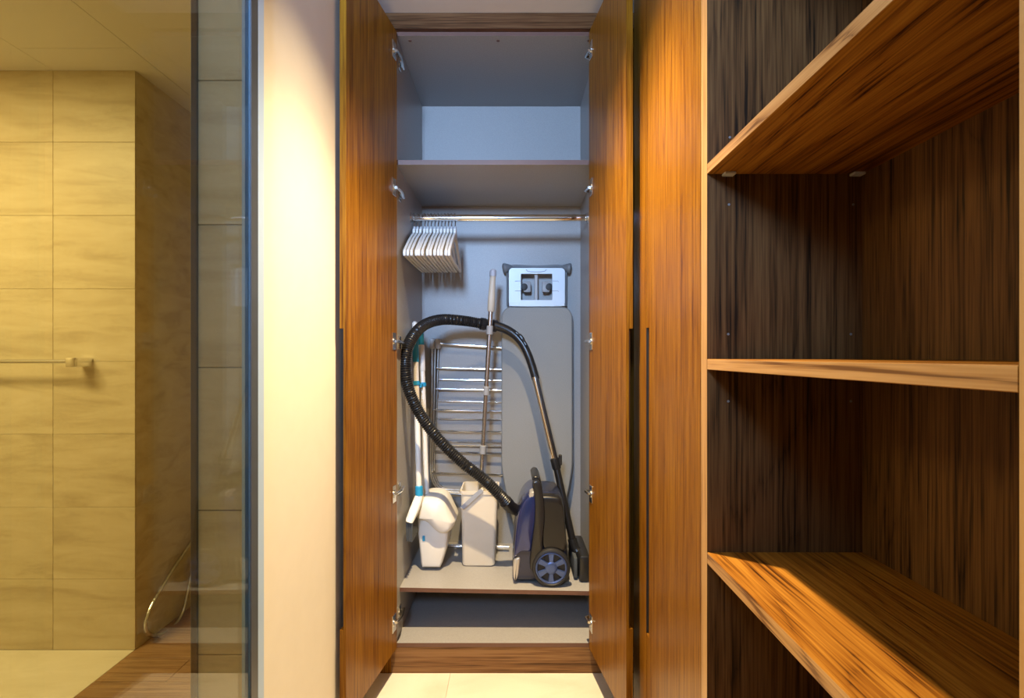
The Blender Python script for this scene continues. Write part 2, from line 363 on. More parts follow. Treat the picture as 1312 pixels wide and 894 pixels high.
# ------------------------------------------------------------------ shower hose hanging down the side wall
hp = [(300, 470), (283, 560), (262, 655), (250, 685), (237, 706), (222, 728), (207, 753), (194, 776), (187, 796), (188, 808), (196, 814), (208, 812), (222, 803), (234, 784), (240, 760), (245, 735), (251, 706), (263, 672), (283, 640)]
pts = []
for i, (px, py) in enumerate(hp):
    X = 1.486-0.012*math.sin(i/len(hp)*math.pi)
    pts.append(W(px, py, X*F/(657-px)))
sp = smooth_path(pts, 12)
sh = thing('shower_hose', 'slim shower hose looping down to the floor by the dark tiled side wall', 'hose', (sp[100].x, sp[100].y, 0))
MB().tube(sp, [0.0075+0.0006*math.sin(i*2.4) for i in range(len(sp))], 10).build('hose', M['steel'], sh)
for p in (sp[0], sp[-1]):
    MB().lathe([(0.024, 0), (0.024, 0.008), (0.012, 0.012), (0.012, 0.03)], (-1.503, p.y, p.z), (1, 0, 0)).build('wall_bracket', M['chrome'], sh)

# ------------------------------------------------------------------ closet with open doors
cl = thing('closet', 'tall built-in closet with grey lining, both wooden doors standing open', 'closet', (-0.055, D, 0))
zt_, zb_ = H+1.178, H-1.061
L, R = -0.43, 0.32
kw = dict(front=M['edge_brown'])
MB().box(L-0.018, L, D, DB+0.015, H-1.076, H+1.196).build('side_panel', M['laminate'], cl, **kw)
MB().box(R, R+0.018, D, DB+0.015, H-1.076, H+1.196).build('side_panel', M['laminate'], cl, **kw)
MB().box(L, R, D, DB, zt_, H+1.196).build('top_panel', M['laminate'], cl, **kw)
MB().box(L, R, D, DB, H-1.076, zb_).build('bottom_panel', M['laminate'], cl, **kw)
MB().box(L, R, DB, DB+0.015, H-1.076, H+1.196).build('back_panel', M['laminate'], cl, smooth=False)
MB().box(L, R, D+0.004, DB, H+0.704, H+0.7215).build('shelf', M['laminate'], cl, **kw)
SLOPE = 0.0195
def zs(X): return H-0.8835-(X-L)*SLOPE          # top of the slightly sloping shelf the tools stand on
sm = MB().box(L, R, 1.96, DB, -0.016, 0)
for v in sm.bm.verts: v.co.z += zs(v.co.x)
sm.build('shelf', M['laminate'], cl, **kw)
for x in (-0.385, -0.055, 0.285):
    MB().lathe([(0.006, 0), (0.006, 0.0015), (0.003, 0.002)], (x, D+0.03, zt_), (0, 0, -1), 12).build('screw_cap', M['edge_brown'], cl)
MB().box(XL+0.001, 0.69, D-0.02, D, H+1.192, CZ-0.001).build('fascia', M['fascia'], cl)
MB().box(L-0.018, 0.69, D, D+0.018, 0, H-1.0765).build('plinth', M['wood_x'], cl)
MB().box(R+0.0185, 0.69, D, D+0.018, H-1.076, H+1.192).build('filler_panel', M['wood_z'], cl)
MB().box(XL+0.001, L-0.0185, D, D+0.018, 0, H+1.192).build('filler_panel', M['wood_z'], cl)
rod_y, rod_z = 2.17, H+0.579
rp = [(0.009*math.cos(2*math.pi*k/20), 0.0145*math.sin(2*math.pi*k/20)) for k in range(20)]
MB().layers([[Vector((x, rod_y+a, rod_z+b)) for a, b in rp] for x in (L+0.003, R-0.003)]).build('hanging_rod', M['chrome'], cl)
for x, s in ((L, 1), (R, -1)):
    MB().lathe([(0.022, 0), (0.022, 0.003), (0.0185, 0.004), (0.0185, 0.014)], (x, rod_y, rod_z), (s, 0, 0)).build('rod_socket', M['chrome'], cl)

HZ = [1.10, 0.606, 0.05, -0.50, -0.965]
def door(side, hx, hy, wid, ang):
    """hinge corner of the inner face, width, angle past a right angle; side -1 left, +1 right"""
    a = math.radians(ang); u = Vector((side*math.sin(a), -math.cos(a), 0)); ni = Vector((-side*math.cos(a), -math.sin(a), 0))
    Mx = Matrix(((u.x, -ni.x, 0, hx), (u.y, -ni.y, 0, hy), (0, 0, 1, 0), (0, 0, 0, 1)))   # local x = along door, y = outwards
    z0, z1, g0, g1, T, gw = H-1.069, H+1.182, H-0.80, H+0.078, 0.020, 0.022
    m = MB(); m.box(0, wid-gw, 0, T, z0, z1); m.box(wid-gw, wid, 0, T, g1, z1); m.box(wid-gw, wid, 0, T, z0, g0); m.box(wid-gw, wid, 0, 0.008, g0, g1)
    if Mx.determinant() < 0:
        m.xform(Mx); bmesh.ops.reverse_faces(m.bm, faces=m.bm.faces)
    else: m.xform(Mx)
    dr = m.build('door', M['wood_z'], cl, smooth=False)
    hd = MB().box(wid-gw-0.0006, wid-gw, 0.009, T-0.0005, g0+0.001, g1-0.001); hd.xform(Mx).build('finger_groove', M['edge_brown'], cl, parent=dr, smooth=False)
    for hz in HZ:
        z = H+hz; h = MB()
        h.box(0.012, 0.046, -0.0025, 0, z-0.031, z+0.031, 0.001, 1); h.xform(Mx)
        h.lathe([(0.0135, 0), (0.0135, 0.0025), (0.006, 0.003)], Mx @ Vector((0.028, -0.003, z)), ni, 16)
        p0 = Mx @ Vector((0.024, -0.008, z)); wx = L if side < 0 else R; s = -side
        p3 = Vector((wx+s*0.012, D+0.05, z-0.004))
        p1 = Vector((p0.x+s*0.006, hy+0.01, z)); p2 = Vector((wx+s*0.016, D+0.018, z-0.002))
        h.tube([p0, p1, p2, p3, p3+Vector((0, 0.022, 0))], [0.005, 0.006, 0.007, 0.007, 0.005], 8)
        h.box(min(wx, wx+s*0.006), max(wx, wx+s*0.006), D+0.024, D+0.06, z-0.026, z+0.022, 0.001, 1)
        h.build('hinge', M['hinge'], cl, parent=dr)
    return dr
door(-1, -0.424, 1.885, 0.392, 8.9)
door(1, 0.279, 1.885, 0.384, 7.85)

# ------------------------------------------------------------------ closed cabinet on the right, then the open shelves
cb = thing('side_cabinet', 'closed tall wooden cabinet between the open closet door and the open shelves', 'cabinet', (XR+0.15, 1.3, 0))
BX = XR+0.3006
YN, YF, YE = 0.3824, 0.997, 1.60
ys = 1.448
MB().box(XR, XR+0.02, ys+0.0015, YE, 0.0, CZ-0.001).build('filler_panel', M['wood_z'], cb, smooth=False)
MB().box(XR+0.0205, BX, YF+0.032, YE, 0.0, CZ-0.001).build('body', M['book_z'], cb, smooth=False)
MB().box(XR-0.0004, XR+0.019, ys+0.0003, ys+0.0014, H-0.78, H+0.077).build('finger_groove', M['dark'], cb, smooth=False)  # dark strip standing in for the shade inside the finger groove
dm = MB(); y0, y1, gy = YF+0.0335, ys-0.0015, 0.024; z0, z1, g0, g1 = 0.06, CZ-0.02, H-0.78, H+0.077
dm.box(XR, XR+0.02, y0, y1-gy, z0, z1); dm.box(XR, XR+0.02, y1-gy, y1, g1, z1); dm.box(XR, XR+0.02, y1-gy, y1, z0, g0); dm.box(XR+0.014, XR+0.02, y1-gy, y1, g0, g1)
cd = dm.build('door', M['wood_z'], cb, smooth=False)
MB().box(XR+0.001, XR+0.0135, y1-gy, y1-gy+0.0006, g0+0.001, g1-0.001).build('finger_groove', M['edge_brown'], cb, parent=cd, smooth=False)

bk = thing('bookcase', 'tall open wooden bookcase with three thick empty shelves beside the closed cabinet', 'bookcase', (XR+0.15, 0.7, 0))
e = dict(smooth=False, facing=(-1, 0, 0))
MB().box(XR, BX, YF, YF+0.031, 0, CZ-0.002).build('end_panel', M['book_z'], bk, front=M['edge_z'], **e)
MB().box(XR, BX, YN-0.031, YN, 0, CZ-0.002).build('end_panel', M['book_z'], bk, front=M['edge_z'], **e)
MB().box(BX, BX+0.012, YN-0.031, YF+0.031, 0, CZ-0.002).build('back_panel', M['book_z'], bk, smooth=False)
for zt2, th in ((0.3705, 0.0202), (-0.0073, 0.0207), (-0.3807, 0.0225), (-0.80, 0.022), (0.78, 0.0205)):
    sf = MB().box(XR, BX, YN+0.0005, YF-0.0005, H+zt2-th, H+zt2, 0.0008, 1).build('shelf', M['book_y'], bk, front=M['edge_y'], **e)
    if 0.3 < zt2 < 0.5:
        for x in (0.4152, 0.662):
            MB().box(x-0.011, x+0.011, YF-0.016, YF, H+zt2-th-0.005, H+zt2-th, 0.001, 1).build('shelf_clip', M['lightgrey'], bk, parent=sf)
MB().box(XR+0.02, XR+0.04, YN, YF, 0, 0.08).build('plinth', M['book_z'], bk, smooth=False)
MB().box(XR, BX, YN, YF, CZ-0.06, CZ-0.035).build('top_panel', M['book_y'], bk, front=M['edge_y'], **e)
for (px, py) in ((934, 262), (1093, 262), (933, 428), (1090, 428), (933, 514), (1090, 514), (935, 176)):
    p = W(px, py, YF)
    MB().lathe([(0.0024, 0), (0.0024, 0.0008), (0.0014, 0.0011)], p, (0, -1, 0), 10).build('peg', M['grey_pl'], bk)

# ------------------------------------------------------------------ hangers
ordn = ['first', 'second', 'third', 'fourth', 'fifth', 'sixth', 'seventh', 'eighth', 'ninth', 'tenth', 'eleventh', 'twelfth', 'thirteenth']
def arc(pts): return pts
half = [(0.0, 0.530), (0.016, 0.530), (0.019, 0.512), (0.050, 0.497), (0.100, 0.470), (0.150, 0.438), (0.185, 0.415), (0.203, 0.402), (0.206, 0.390), (0.203, 0.380), (0.120, 0.378), (0.0, 0.378)]
ihalf = [(0.0, 0.490), (0.010, 0.489), (0.016, 0.486), (0.048, 0.472), (0.094, 0.446), (0.135, 0.419), (0.160, 0.402), (0.165, 0.397), (0.164, 0.393), (0.158, 0.390), (0.100, 0.3895), (0.0, 0.3895)]
outer = half+[(-a, b) for a, b in reversed(half[1:-1])]
inner = ihalf+[(-a, b) for a, b in reversed(ihalf[1:-1])]
def make_hanger(x):
    h = thing('hanger', '', 'hanger', (x, rod_y, H+0.5), 'white hangers on the chrome rod')
    t = 0.0052
    m = MB().ringprism(outer, inner, lambda p: Vector((x-t, rod_y+p[0], H+p[1])), lambda p: Vector((x+t, rod_y+p[0], H+p[1])))
    bmesh.ops.bevel(m.bm, geom=[ed for ed in m.bm.edges if ed.calc_face_angle(0) > 1.2], offset=0.0015, segments=1, affect='EDGES')
    m.build('hanger_body', M['white_pl'], h)
    zc = rod_z+0.0145-0.0172; r = 0.0195
    ps = [Vector((x, rod_y, H+0.528)), Vector((x, rod_y, H+0.545)), Vector((x, rod_y+0.004, zc-r*0.98))]
    ps += [Vector((x, rod_y+r*math.sin(q), zc-r*math.cos(q))) for q in [math.radians(20+k*14) for k in range(0, 17)]]
    MB().tube(ps, 0.0022, 8).build('hook', M['steel'], h)
    MB().lathe([(0.0062, 0), (0.0062, 0.010), (0.003, 0.013)], (x, rod_y, H+0.5295), (0, 0, 1), 10).build('collar', M['lightgrey'], h)
    return h
x0h = -0.414
h0 = make_hanger(x0h); N = 13
for i in range(N):
    if i == 0: h = h0
    else:
        h = h0.copy(); COL.objects.link(h)
        for c in h0.children:
            cc = c.copy(); COL.objects.link(cc); cc.parent = h
        h.location.x = x0h+i*0.0142+random.uniform(-0.0012, 0.0012)
        h.location.y += random.uniform(-0.006, 0.006)*0
        h.rotation_euler.z = random.uniform(-0.012, 0.012)
    h['label'] = 'white hanger with a steel hook, %s from the left closet wall' % ordn[i] if i else 'white hanger with a steel hook, closest to the left closet wall'
h['label'] = 'white hanger with a steel hook, last of the row, by the bare rod'

# ------------------------------------------------------------------ ironing board
q = 2.37; cx = (688-657)*q/F; hw = 45.5*q/F
ib = thing('ironing_board', 'grey covered ironing board standing on its nose against the closet back', 'ironing board', (cx, q, zs(cx)))
zT, zN = H+(455-393)*q/F, zs(cx)+0.003
def bw(z):     # half width of the board at height z
    if z > zT-0.05: return hw-0.045*(1-math.sqrt(max(0, 1-((z-(zT-0.05))/0.05)**2)))-0.0
    zz = H-0.50
    if z > zz: return hw
    t = (zz-z)/(zz-zN); return max(0.012, hw*(1-0.52*t**1.35)*math.sqrt(max(0.0, 1-max(0, (t-0.8)/0.2)**2.2)))
zlist = [zT-0.05+0.05*math.sin(math.radians(a)) for a in range(90, -1, -10)]
zlist += [zT-0.1-0.05*k for k in range(12)]; zlist = [z for z in zlist if z > H-0.5]
zlist += [H-0.5-(H-0.5-zN)*k/16 for k in range(17)]
prof = [(cx+bw(z), z) for z in zlist]+[(cx-bw(z), z) for z in reversed(zlist)]
MB().pillow(prof, q, q+0.026, 0.009, 0.008, 4).build('padded_cover', M['cover'], ib)
MB().tube(smooth_path([(cx+x*1.0, q+0.0135, z) for x, z in [(bw(z)+0.0008, z) for z in zlist[8:-6]]], 2), 0.0022, 6).build('piping', M['grey_pl'], ib)
X0, X1, Z0, Z1 = (652-657)*q/F, (723.5-657)*q/F, H+(455-392.5)*q/F, H+(455-343.5)*q/F
o_, i_ = rrect(X0, X1, Z0, Z1, 0.018), rrect((667.3-657)*q/F, (707.6-657)*q/F, H+(455-384.5)*q/F, H+(455-350.8)*q/F, 0.004)
rest = MB().ringprism(o_, i_, lambda p: Vector((p[0], q-0.006, p[1])), lambda p: Vector((p[0], q+0.008, p[1]))).build('iron_rest', M['rest'], ib)
for xa_, xb_ in ((X0+0.001, X0+0.048), (X1-0.048, X1-0.001)):
    MB().box(xa_, xb_, q-0.0085, q-0.006, Z0+0.001, Z0+0.016, 0.001, 1).build('lip', M['rest'], ib, parent=rest)
MB().tube(smooth_path([W(674, 345.2, q-0.007), W(677, 347.6, q-0.007), W(687, 348.4, q-0.007), W(697, 347.6, q-0.007), W(700, 345.2, q-0.007)], 6), 0.0016, 6).build('grip_groove', M['greyblue'], ib, parent=rest)
for y in (360, 372.5):
    MB().tube([W(660, y, q-0.007), W(667.5, y, q-0.007)], 0.0012, 6).build('wire_clip', M['greyblue'], ib, parent=rest)
    MB().tube([W(708, y, q-0.007), W(715, y, q-0.007), W(715.6, y+1.4, q-0.007)], 0.0012, 6).build('wire_clip', M['greyblue'], ib, parent=rest)
MB().tube([W(687, 347, q+0.02), W(687, 391, q+0.02)], 0.0085, 12).build('centre_tube', M['lightgrey'], ib)
for s, px in ((-1, 675.5), (1, 699.5)):
    p = W(px, 367.5, q+0.018); br = MB()
    br.pillow(rrect(p.x-0.017, p.x+0.017, p.z-0.025, p.z+0.025, 0.006), p.y-0.006, p.y+0.014, 0.003, 0.003, 2)
    br_o = br.build('leg_bracket', M['midgrey'], ib)
    MB().lathe([(0.0165, 0), (0.0165, 0.0015), (0.0155, 0.002)], W(671.5 if s < 0 else 703.8, 367.5, q+0.0125), (0, -1, 0), 24).build('rivet', M['rubber'], ib, parent=br_o)
lg = MB().tube(smooth_path([W(652, 343, q+0.035), W(660, 341.2, q+0.035), W(687, 342.2, q+0.035), W(714, 341.2, q+0.035), W(723, 343, q+0.035)], 6), 0.008, 10)
lg.tube(smooth_path([W(649.5, 346, q+0.03), W(650, 360, q+0.03), W(650.2, 392, q+0.03)], 5), 0.0045, 8)
lg.tube(smooth_path([W(725.5, 346, q+0.03), W(725.2, 360, q+0.03), W(725, 392, q+0.03)], 5), 0.0045, 8)
lg.build('leg_frame', M['grey_pl'], ib)
for a, b in (((657, 342.2), (645, 344)), ((719, 342.2), (731, 344))):
    p, r = W(*a, q+0.034), W(*b, q+0.028)
    MB().tube(smooth_path([p, p.lerp(r, .25), p.lerp(r, .5), p.lerp(r, .78), r, r+(r-p)*0.08], 4), [0.008+0.016*min(1, k/12)-0.010*max(0, (k-15)/5) for k in range(21)], 14).build('rubber_foot', M['grey_pl'], ib)

# ------------------------------------------------------------------ folded drying rack
dk = 2.405; kx = (657-557)
rk = thing('drying_rack', 'folded steel laundry drying rack leaning behind the mop bucket and ironing board', 'drying rack', W(600, 700, dk))
zb2 = zs(-0.2)+0.024
def side_frame(x_off, d, ztop, mat='steel'):
    return smooth_path([W(557+x_off, ztop, d), W(556+x_off*0.9, 500, d), W(554.5+x_off*0.7, 560, d), W(553.5+x_off*0.6, 600, d), W(557+x_off*0.5, 617-x_off*0.6, d), W(568, 628-x_off*0.6, d), W(592, 631-x_off*0.7, d), W(640, 633-x_off*0.7, d)], 7)
for xo, d, r in ((-3.2, 2.405, 0.0065), (0.5, 2.417, 0.006), (4.5, 2.429, 0.0055)):
    MB().tube(side_frame(xo, d, 440), r, 10).build('frame_tube', M['steel'], rk)
for px in (553.8, 560.6):
    p = W(px, 440, 2.40); MB().pillow(rrect(p.x-0.0115, p.x+0.0115, p.z-0.024, p.z+0.024, 0.008), 2.392, 2.437, 0.006, 0.005, 3).build('end_cap', M['lightgrey'], rk)
rods = [(563, 440, 641.5, 445.5, 2.406, .0058), (559, 471, 642, 473, 2.404, .0042), (562, 486, 642, 487, 2.424, .0032), (558, 498, 642, 499.5, 2.404, .0042), (562, 513.5, 642, 515, 2.424, .0032), (556, 525, 642, 526.5, 2.404, .0044), (562, 536.5, 642, 537, 2.424, .0032), (554, 552, 642, 553, 2.404, .0046), (558, 565.5, 642, 567.5, 2.424, .0034), (558, 570.5, 642, 572, 2.415, .0036), (556, 578, 642, 582, 2.404, .0044), (553, 606, 642, 608, 2.404, .0048)]
for (a, b, c, e2, d, r) in rods:
    MB().tube([W(a, b, d), W(c+8, e2+0.3, d)], r, 10).build('rung', M['chrome'], rk)
p0 = W(566, 699, 2.34); p1 = W(652, 701, 2.34)
MB().tube([p0, p1], 0.0095, 12).build('foot_tube', M['chrome'], rk)
for px in (566, 608):
    MB().tube([W(px, 699.5, 2.34), W(px+1, 680, 2.36), W(px+2, 632, 2.415)], 0.006, 10).build('leg', M['steel'], rk)
for px in (570, 649):
    p = W(px, 706, 2.34); rr_ = p.z-zs(p.x)
    MB().lathe([(0.006, -0.012), (rr_*0.94, -0.011), (rr_, -0.006), (rr_, 0.006), (rr_*0.94, 0.011), (0.006, 0.012)], p, (1, 0, 0), 20).build('caster', M['greyblue'], rk)

# ------------------------------------------------------------------ mop bucket and mop
bd = 2.165; bq = 660/bd
xa, xb, xc, xd = (592-657)/bq, (634-657)/bq, (590.5-657)/bq, (637.5-657)/bq
ztb = H+(455-628.5)/bq; zbb = zs((xa+xb)/2)+0.0015; dep = 0.155
bu = thing('mop_bucket', 'tall narrow cream plastic mop bucket with a grey-blue strap handle', 'bucket', ((xa+xb)/2, bd+dep/2, zbb))
def bl(t, ins=0.0, r=0.016):
    x0 = xa+(xc-xa)*t+ins; x1 = xb+(xd-xb)*t-ins; z = zbb+(ztb-zbb)*t
    return [Vector((x, y_, z)) for x, y_ in rrect(x0, x1, bd-0.006*t+ins, bd+dep-ins, r)]
lo = [bl(0, 0.006), bl(0.012, 0.001), bl(0.03), bl(0.5), bl(0.95), bl(0.955, -0.004), bl(1.0, -0.004), bl(1.0, 0.002), bl(0.9, 0.004), bl(0.03, 0.008)]
MB().layers(lo).build('bucket_body', M['cream_pl'], bu)
hh = [W(617.5, 627.5, bd-0.0145), W(616.0, 630.0, bd-0.0145), W(603, 641, bd-0.0145), W(592.3, 650.5, bd-0.0145)]
hm = MB(); dirv = (hh[3]-hh[0]).normalized(); nrm = Vector((dirv.z, 0, -dirv.x))
loops = []
for k in range(9):
    c = hh[0].lerp(hh[3], k/8); wv = 0.0085
    loops.append([c+nrm*wv+Vector((0, -.003, 0)), c+nrm*wv+Vector((0, .003, 0)), c-nrm*wv+Vector((0, .003, 0)), c-nrm*wv+Vector((0, -.003, 0))])
hm.layers(loops).build('strap_handle', M['greyblue'], bu)
for hpnt in (hh[3], hh[0]):
    MB().lathe([(0.007, 0), (0.007, 0.008), (0.004, 0.0095)], (hpnt.x, bd-0.0025, hpnt.z), (0, -1, 0), 14).build('pivot', M['cream_pl'], bu)
mp = thing('mop', 'steel mop pole with a beige grip, standing upright in the cream bucket', 'mop', W(615.5, 700, bd+0.075))
pt, pb = W(632, 345, 2.19), W(617, 604, 2.225)
def along(t): return pt.lerp(pb, t)
ax = (pb-pt).normalized()
end = pb+ax*0.20
MB().tube([along(0.15), along(0.62)], 0.0105, 14).build('pole', M['steel'], mp)
MB().tube([along(0.60), end], 0.0090, 14).build('pole', M['steel'], mp)
ln = (pb-pt).length
MB().lathe([(0.007, -0.0), (0.0115, 0.004), (0.0135, 0.012), (0.0135, 0.028), (0.012, 0.032), (0.0125, 0.06), (0.0155, 0.125), (0.0150, 0.175), (0.0120, 0.180)], pt, ax, 18).build('grip', M['beige_pl'], mp)
MB().lathe([(0.006, -0.0015), (0.0125, 0.003), (0.0145, 0.012), (0.0145, 0.029)], pt, ax, 18).build('end_cap', M['greyblue'], mp)
for py in (422, 499.5, 575.5):
    t = (py-345)/(604-345); c = along(t)
    MB().lathe([(0.0115, -0.019), (0.0140, -0.017), (0.0140, 0.017), (0.0115, 0.019)], c, ax, 16).build('collar', M['midgrey'], mp)
MB().box(end.x-0.035, end.x+0.035, end.y-0.045, end.y+0.045, zbb+0.01, end.z+0.004, 0.01).build('mop_head', M['greyblue'], mp)

# ------------------------------------------------------------------ broom and dustpan
br = thing('broom', 'white broom with a blue ferrule, leaning beside the dustpan by the left closet wall', 'broom', W(528, 686, 2.06))
def tubeP(lst, r, n=12): return MB().tube(smooth_path([W(*p) for p in lst], 5), r, n)
bt, bb = W(531.5, 413, 2.17), W(536.8, 626, 2.075)
axb = (bb-bt).normalized()
MB().tube([bt+axb*0.1, bb], 0.0115, 14).build('pole', M['white_pl'], br)
MB().lathe([(0.006, -0.004), (0.0125, 0.004), (0.0125, 0.03), (0.0120, 0.032)], bt, axb, 14).build('end_cap', M['white_pl'], br)
MB().lathe([(0.012, 0.03), (0.0132, 0.034), (0.0132, 0.165), (0.012, 0.169)], bt, axb, 14).build('grip', M['blue_pl'], br)
MB().lathe([(0.0125, -0.012), (0.0155, -0.008), (0.0158, 0.026), (0.013, 0.030)], bb, axb, 16).build('ferrule', M['blue_pl'], br)
hb = [W(537.5, 634, 2.07), W(529, 661, 2.055)]
u = (hb[1]-hb[0]).normalized(); vv = Vector((u.z, 0, -u.x)); lo = []
for t, wa, wy in ((0, 0.013, 0.016), (0.1, 0.0165, 0.024), (0.5, 0.0175, 0.07), (0.9, 0.0165, 0.12), (1.0, 0.0145, 0.122)):
    c = hb[0].lerp(hb[1], t)+Vector((0, wy*0.35, 0))
    lo.append([c+vv*a_+Vector((0, b_, 0)) for a_, b_ in rrect(-wa, wa, -wy, wy, min(wa, wy)*0.6, 4)])
MB().layers(lo).build('broom_head', M['white_pl'], br)
bs = MB(); cb_ = hb[1]+Vector((0, 0.042, 0))
for k in range(11):
    for j in range(3):
        p = cb_+vv*(-0.010+0.010*j)+Vector((0, -0.11+0.022*k, 0))
        bs.tube([p, p+Vector((0.002*(j-1), 0.003*random.uniform(-1, 1), -0.075))], [0.0045, 0.0062], 6)
o = bs.build('bristles', M['bristle'], br); o['kind'] = 'stuff'

dp = thing('dustpan', 'white long-handled dustpan with a domed hood and small blue catch', 'dustpan', W(553, 729, 2.13))
dt, db = W(539.5, 431, 2.215), W(546.8, 640, 2.15)
axd = (db-dt).normalized()
MB().tube([dt+axd*0.03, db+axd*0.05], 0.0112, 14).build('pole', M['white_pl'], dp)
MB().lathe([(0.006, -0.02), (0.0118, -0.015), (0.0122, 0.034), (0.011, 0.037)], dt, axd, 14).build('end_cap', M['blue_pl'], dp)
MB().lathe([(0.0116, 0.037), (0.0135, 0.042), (0.0135, 0.145), (0.0116, 0.15)], dt, axd, 14).build('grip', M['white_pl'], dp)
c1 = W(533.5, 493.8, 2.15); c2 = W(542, 493.8, 2.19)
cp = MB(); cp.lathe([(0.0118, -0.009), (0.0148, -0.008), (0.0148, 0.008), (0.0118, 0.009)], dt+axd*((493.8-431)/209*(db-dt).length), axd, 16)
m_ = c1.lerp(c2, 0.5); cp.box(c1.x-0.004, c2.x+0.002, m_.y-0.026, m_.y+0.01, m_.z-0.008, m_.z+0.008, 0.002, 1)
cp.lathe([(0.0122, -0.009), (0.0152, -0.008), (0.0152, 0.008), (0.0122, 0.009)], bt+axb*((493.8-414)/212*(bb-bt).length), axb, 16)
cp.build('clip', M['blue_pl'], dp)
def pxl(lst, d): return [((a-657)*d/F, H+(455-b)*d/F) for a, b in lst]
dbd = 2.11
body = pxl([(532.5, 660), (535.2, 690), (538.3, 722), (540.5, 728.2), (563.5, 728.2), (566.5, 722), (571.5, 704), (573.5, 685), (574, 660), (566, 648), (550, 644), (538, 650)], dbd)
zmin = min(b for a, b in body); lift = zs(-0.35)+0.001-zmin
body = [(a, b+max(0, lift)*(1 if b-zmin < 0.03 else 0.0)) for a, b in body]
MB().pillow(body, dbd, dbd+0.19, 0.022, 0.012, 4).build('bin', M['white_pl'], dp)
hood = pxl([(532.0, 660), (534.5, 651), (538, 641), (543, 637), (553, 636), (563, 637.5), (571, 644), (577, 656), (582, 667), (582.5, 671), (579, 679), (574, 683), (569, 684), (563, 682.5), (555, 676.5), (548, 669), (540, 664.5), (533, 663)], dbd-0.012)
def sp2(p): 
    q_ = smooth_path([Vector((a, b, 0)) for a, b in p+[p[0]]], 4)[:-1]; return [(v.x, v.y) for v in q_]
MB().pillow(sp2(hood), dbd-0.034, dbd+0.17, 0.06, 0.022, 6, dome=0.012, star=True).build('hood', M['white_pl'], dp)
pc = W(543, 689.5, dbd); MB().pillow(rrect(pc.x-0.0055, pc.x+0.0055, pc.z-0.011, pc.z+0.011, 0.003), dbd-0.003, dbd+0.004, 0.002, 0.001, 2).build('catch', M['blue_pl'], dp)
MB().lathe([(0.016, -0.012), (0.0165, 0.01), (0.013, 0.02)], db, axd, 14).build('socket', M['white_pl'], dp)
MB().box(db.x-0.014, db.x-0.003, db.y-0.022, db.y-0.008, db.z-0.004, db.z+0.010, 0.003, 1).build('release_button', M['blue_pl'], dp)

# ------------------------------------------------------------------ vacuum cleaner
vd = 2.055
def V(lst): return pxl(lst, vd)
vac = thing('vacuum_cleaner', 'blue and black canister vacuum cleaner parked upright, with its hose and wand', 'vacuum cleaner', (0.12, vd+0.06, zs(0.12)))
ya, yb = 1.998, 2.245
zf = zs(0.12)+0.001
def clampz(p): return [(a, max(b, zf+0.004)) for a, b in p]
shell = clampz(V([(656.5, 728), (657, 711), (659, 681), (663, 657), (667, 643), (673, 633), (681, 627.5), (696, 627), (714, 630), (720, 637), (722.5, 650), (724, 671), (726, 700), (728, 722), (726, 738), (716, 744), (690, 745), (668, 743.5), (659, 739)]))
shell = clampz(sp2(shell)); 
MB().pillow(shell, ya+0.012, yb-0.012, 0.045, 0.022, 6, star=True).build('body_shell', M['vac_navy'], vac)
hoodv = sp2(V([(657.2, 712), (658.6, 690), (662, 660), (666, 644.5), (671, 634.5), (678, 627.5), (684, 626), (688, 634), (688, 652), (685.5, 672), (682, 690), (679, 703), (668, 703.5)]))
MB().pillow(hoodv, ya+0.004, yb-0.004, 0.05, 0.014, 6, dome=0.006, star=True).build('blue_hood', M['vac_blue'], vac)
sidep = sp2(V([(694, 629), (706, 629.5), (716, 632), (719.5, 640), (721.5, 655), (723.5, 678), (724.5, 698), (714, 702), (700, 701.5), (694.5, 695), (693.5, 680), (695.5, 655)]))
MB().pillow(sidep, ya-0.002, yb+0.002, 0.03, 0.010, 5, star=True).build('side_cover', M['black_gl'], vac)
band = V([(682, 612), (688, 611), (692, 616), (694.5, 628), (696, 642), (696.5, 658), (694.5, 680), (694, 697), (698, 706), (690, 712), (681, 722), (678, 714), (679.5, 700), (681.5, 682), (684, 662), (684.5, 642), (683.5, 626)])
MB().pillow(sp2(band), ya-0.009, ya+0.024, 0.008, 0.004, 3).build('side_band', M['black_pl'], vac)
MB().pillow(sp2(V([(681, 611.5), (684.5, 607.5), (690, 609), (693, 616), (694.5, 627), (686, 628), (684, 619)])), ya+0.0245, ya+0.20, 0.012, 0.004, 3).build('carry_handle', M['black_pl'], vac)
MB().pillow(sp2(clampz(V([(657.5, 733), (657.4, 717), (659.5, 709.5), (666, 708.5), (665.5, 720), (663.5, 732), (660, 737)]))), ya+0.004, ya+0.1, 0.012, 0.006, 3).build('silver_latch', M['silver'], vac)
MB().pillow(sp2(V([(677, 630), (679, 626.5), (683, 625), (684, 629), (682, 634), (678, 636)])), ya+0.004, ya+0.06, 0.01, 0.003, 3).build('silver_button', M['silver'], vac)
for k in range(3):
    MB().tube(smooth_path([W(664.5+k*2.2, 700, vd-0.035), W(667+k*2.4, 668, vd-0.046), W(671+k*2.6, 645, vd-0.046)], 6), 0.0014, 6).build('hood_rib', M['black_gl'], vac)
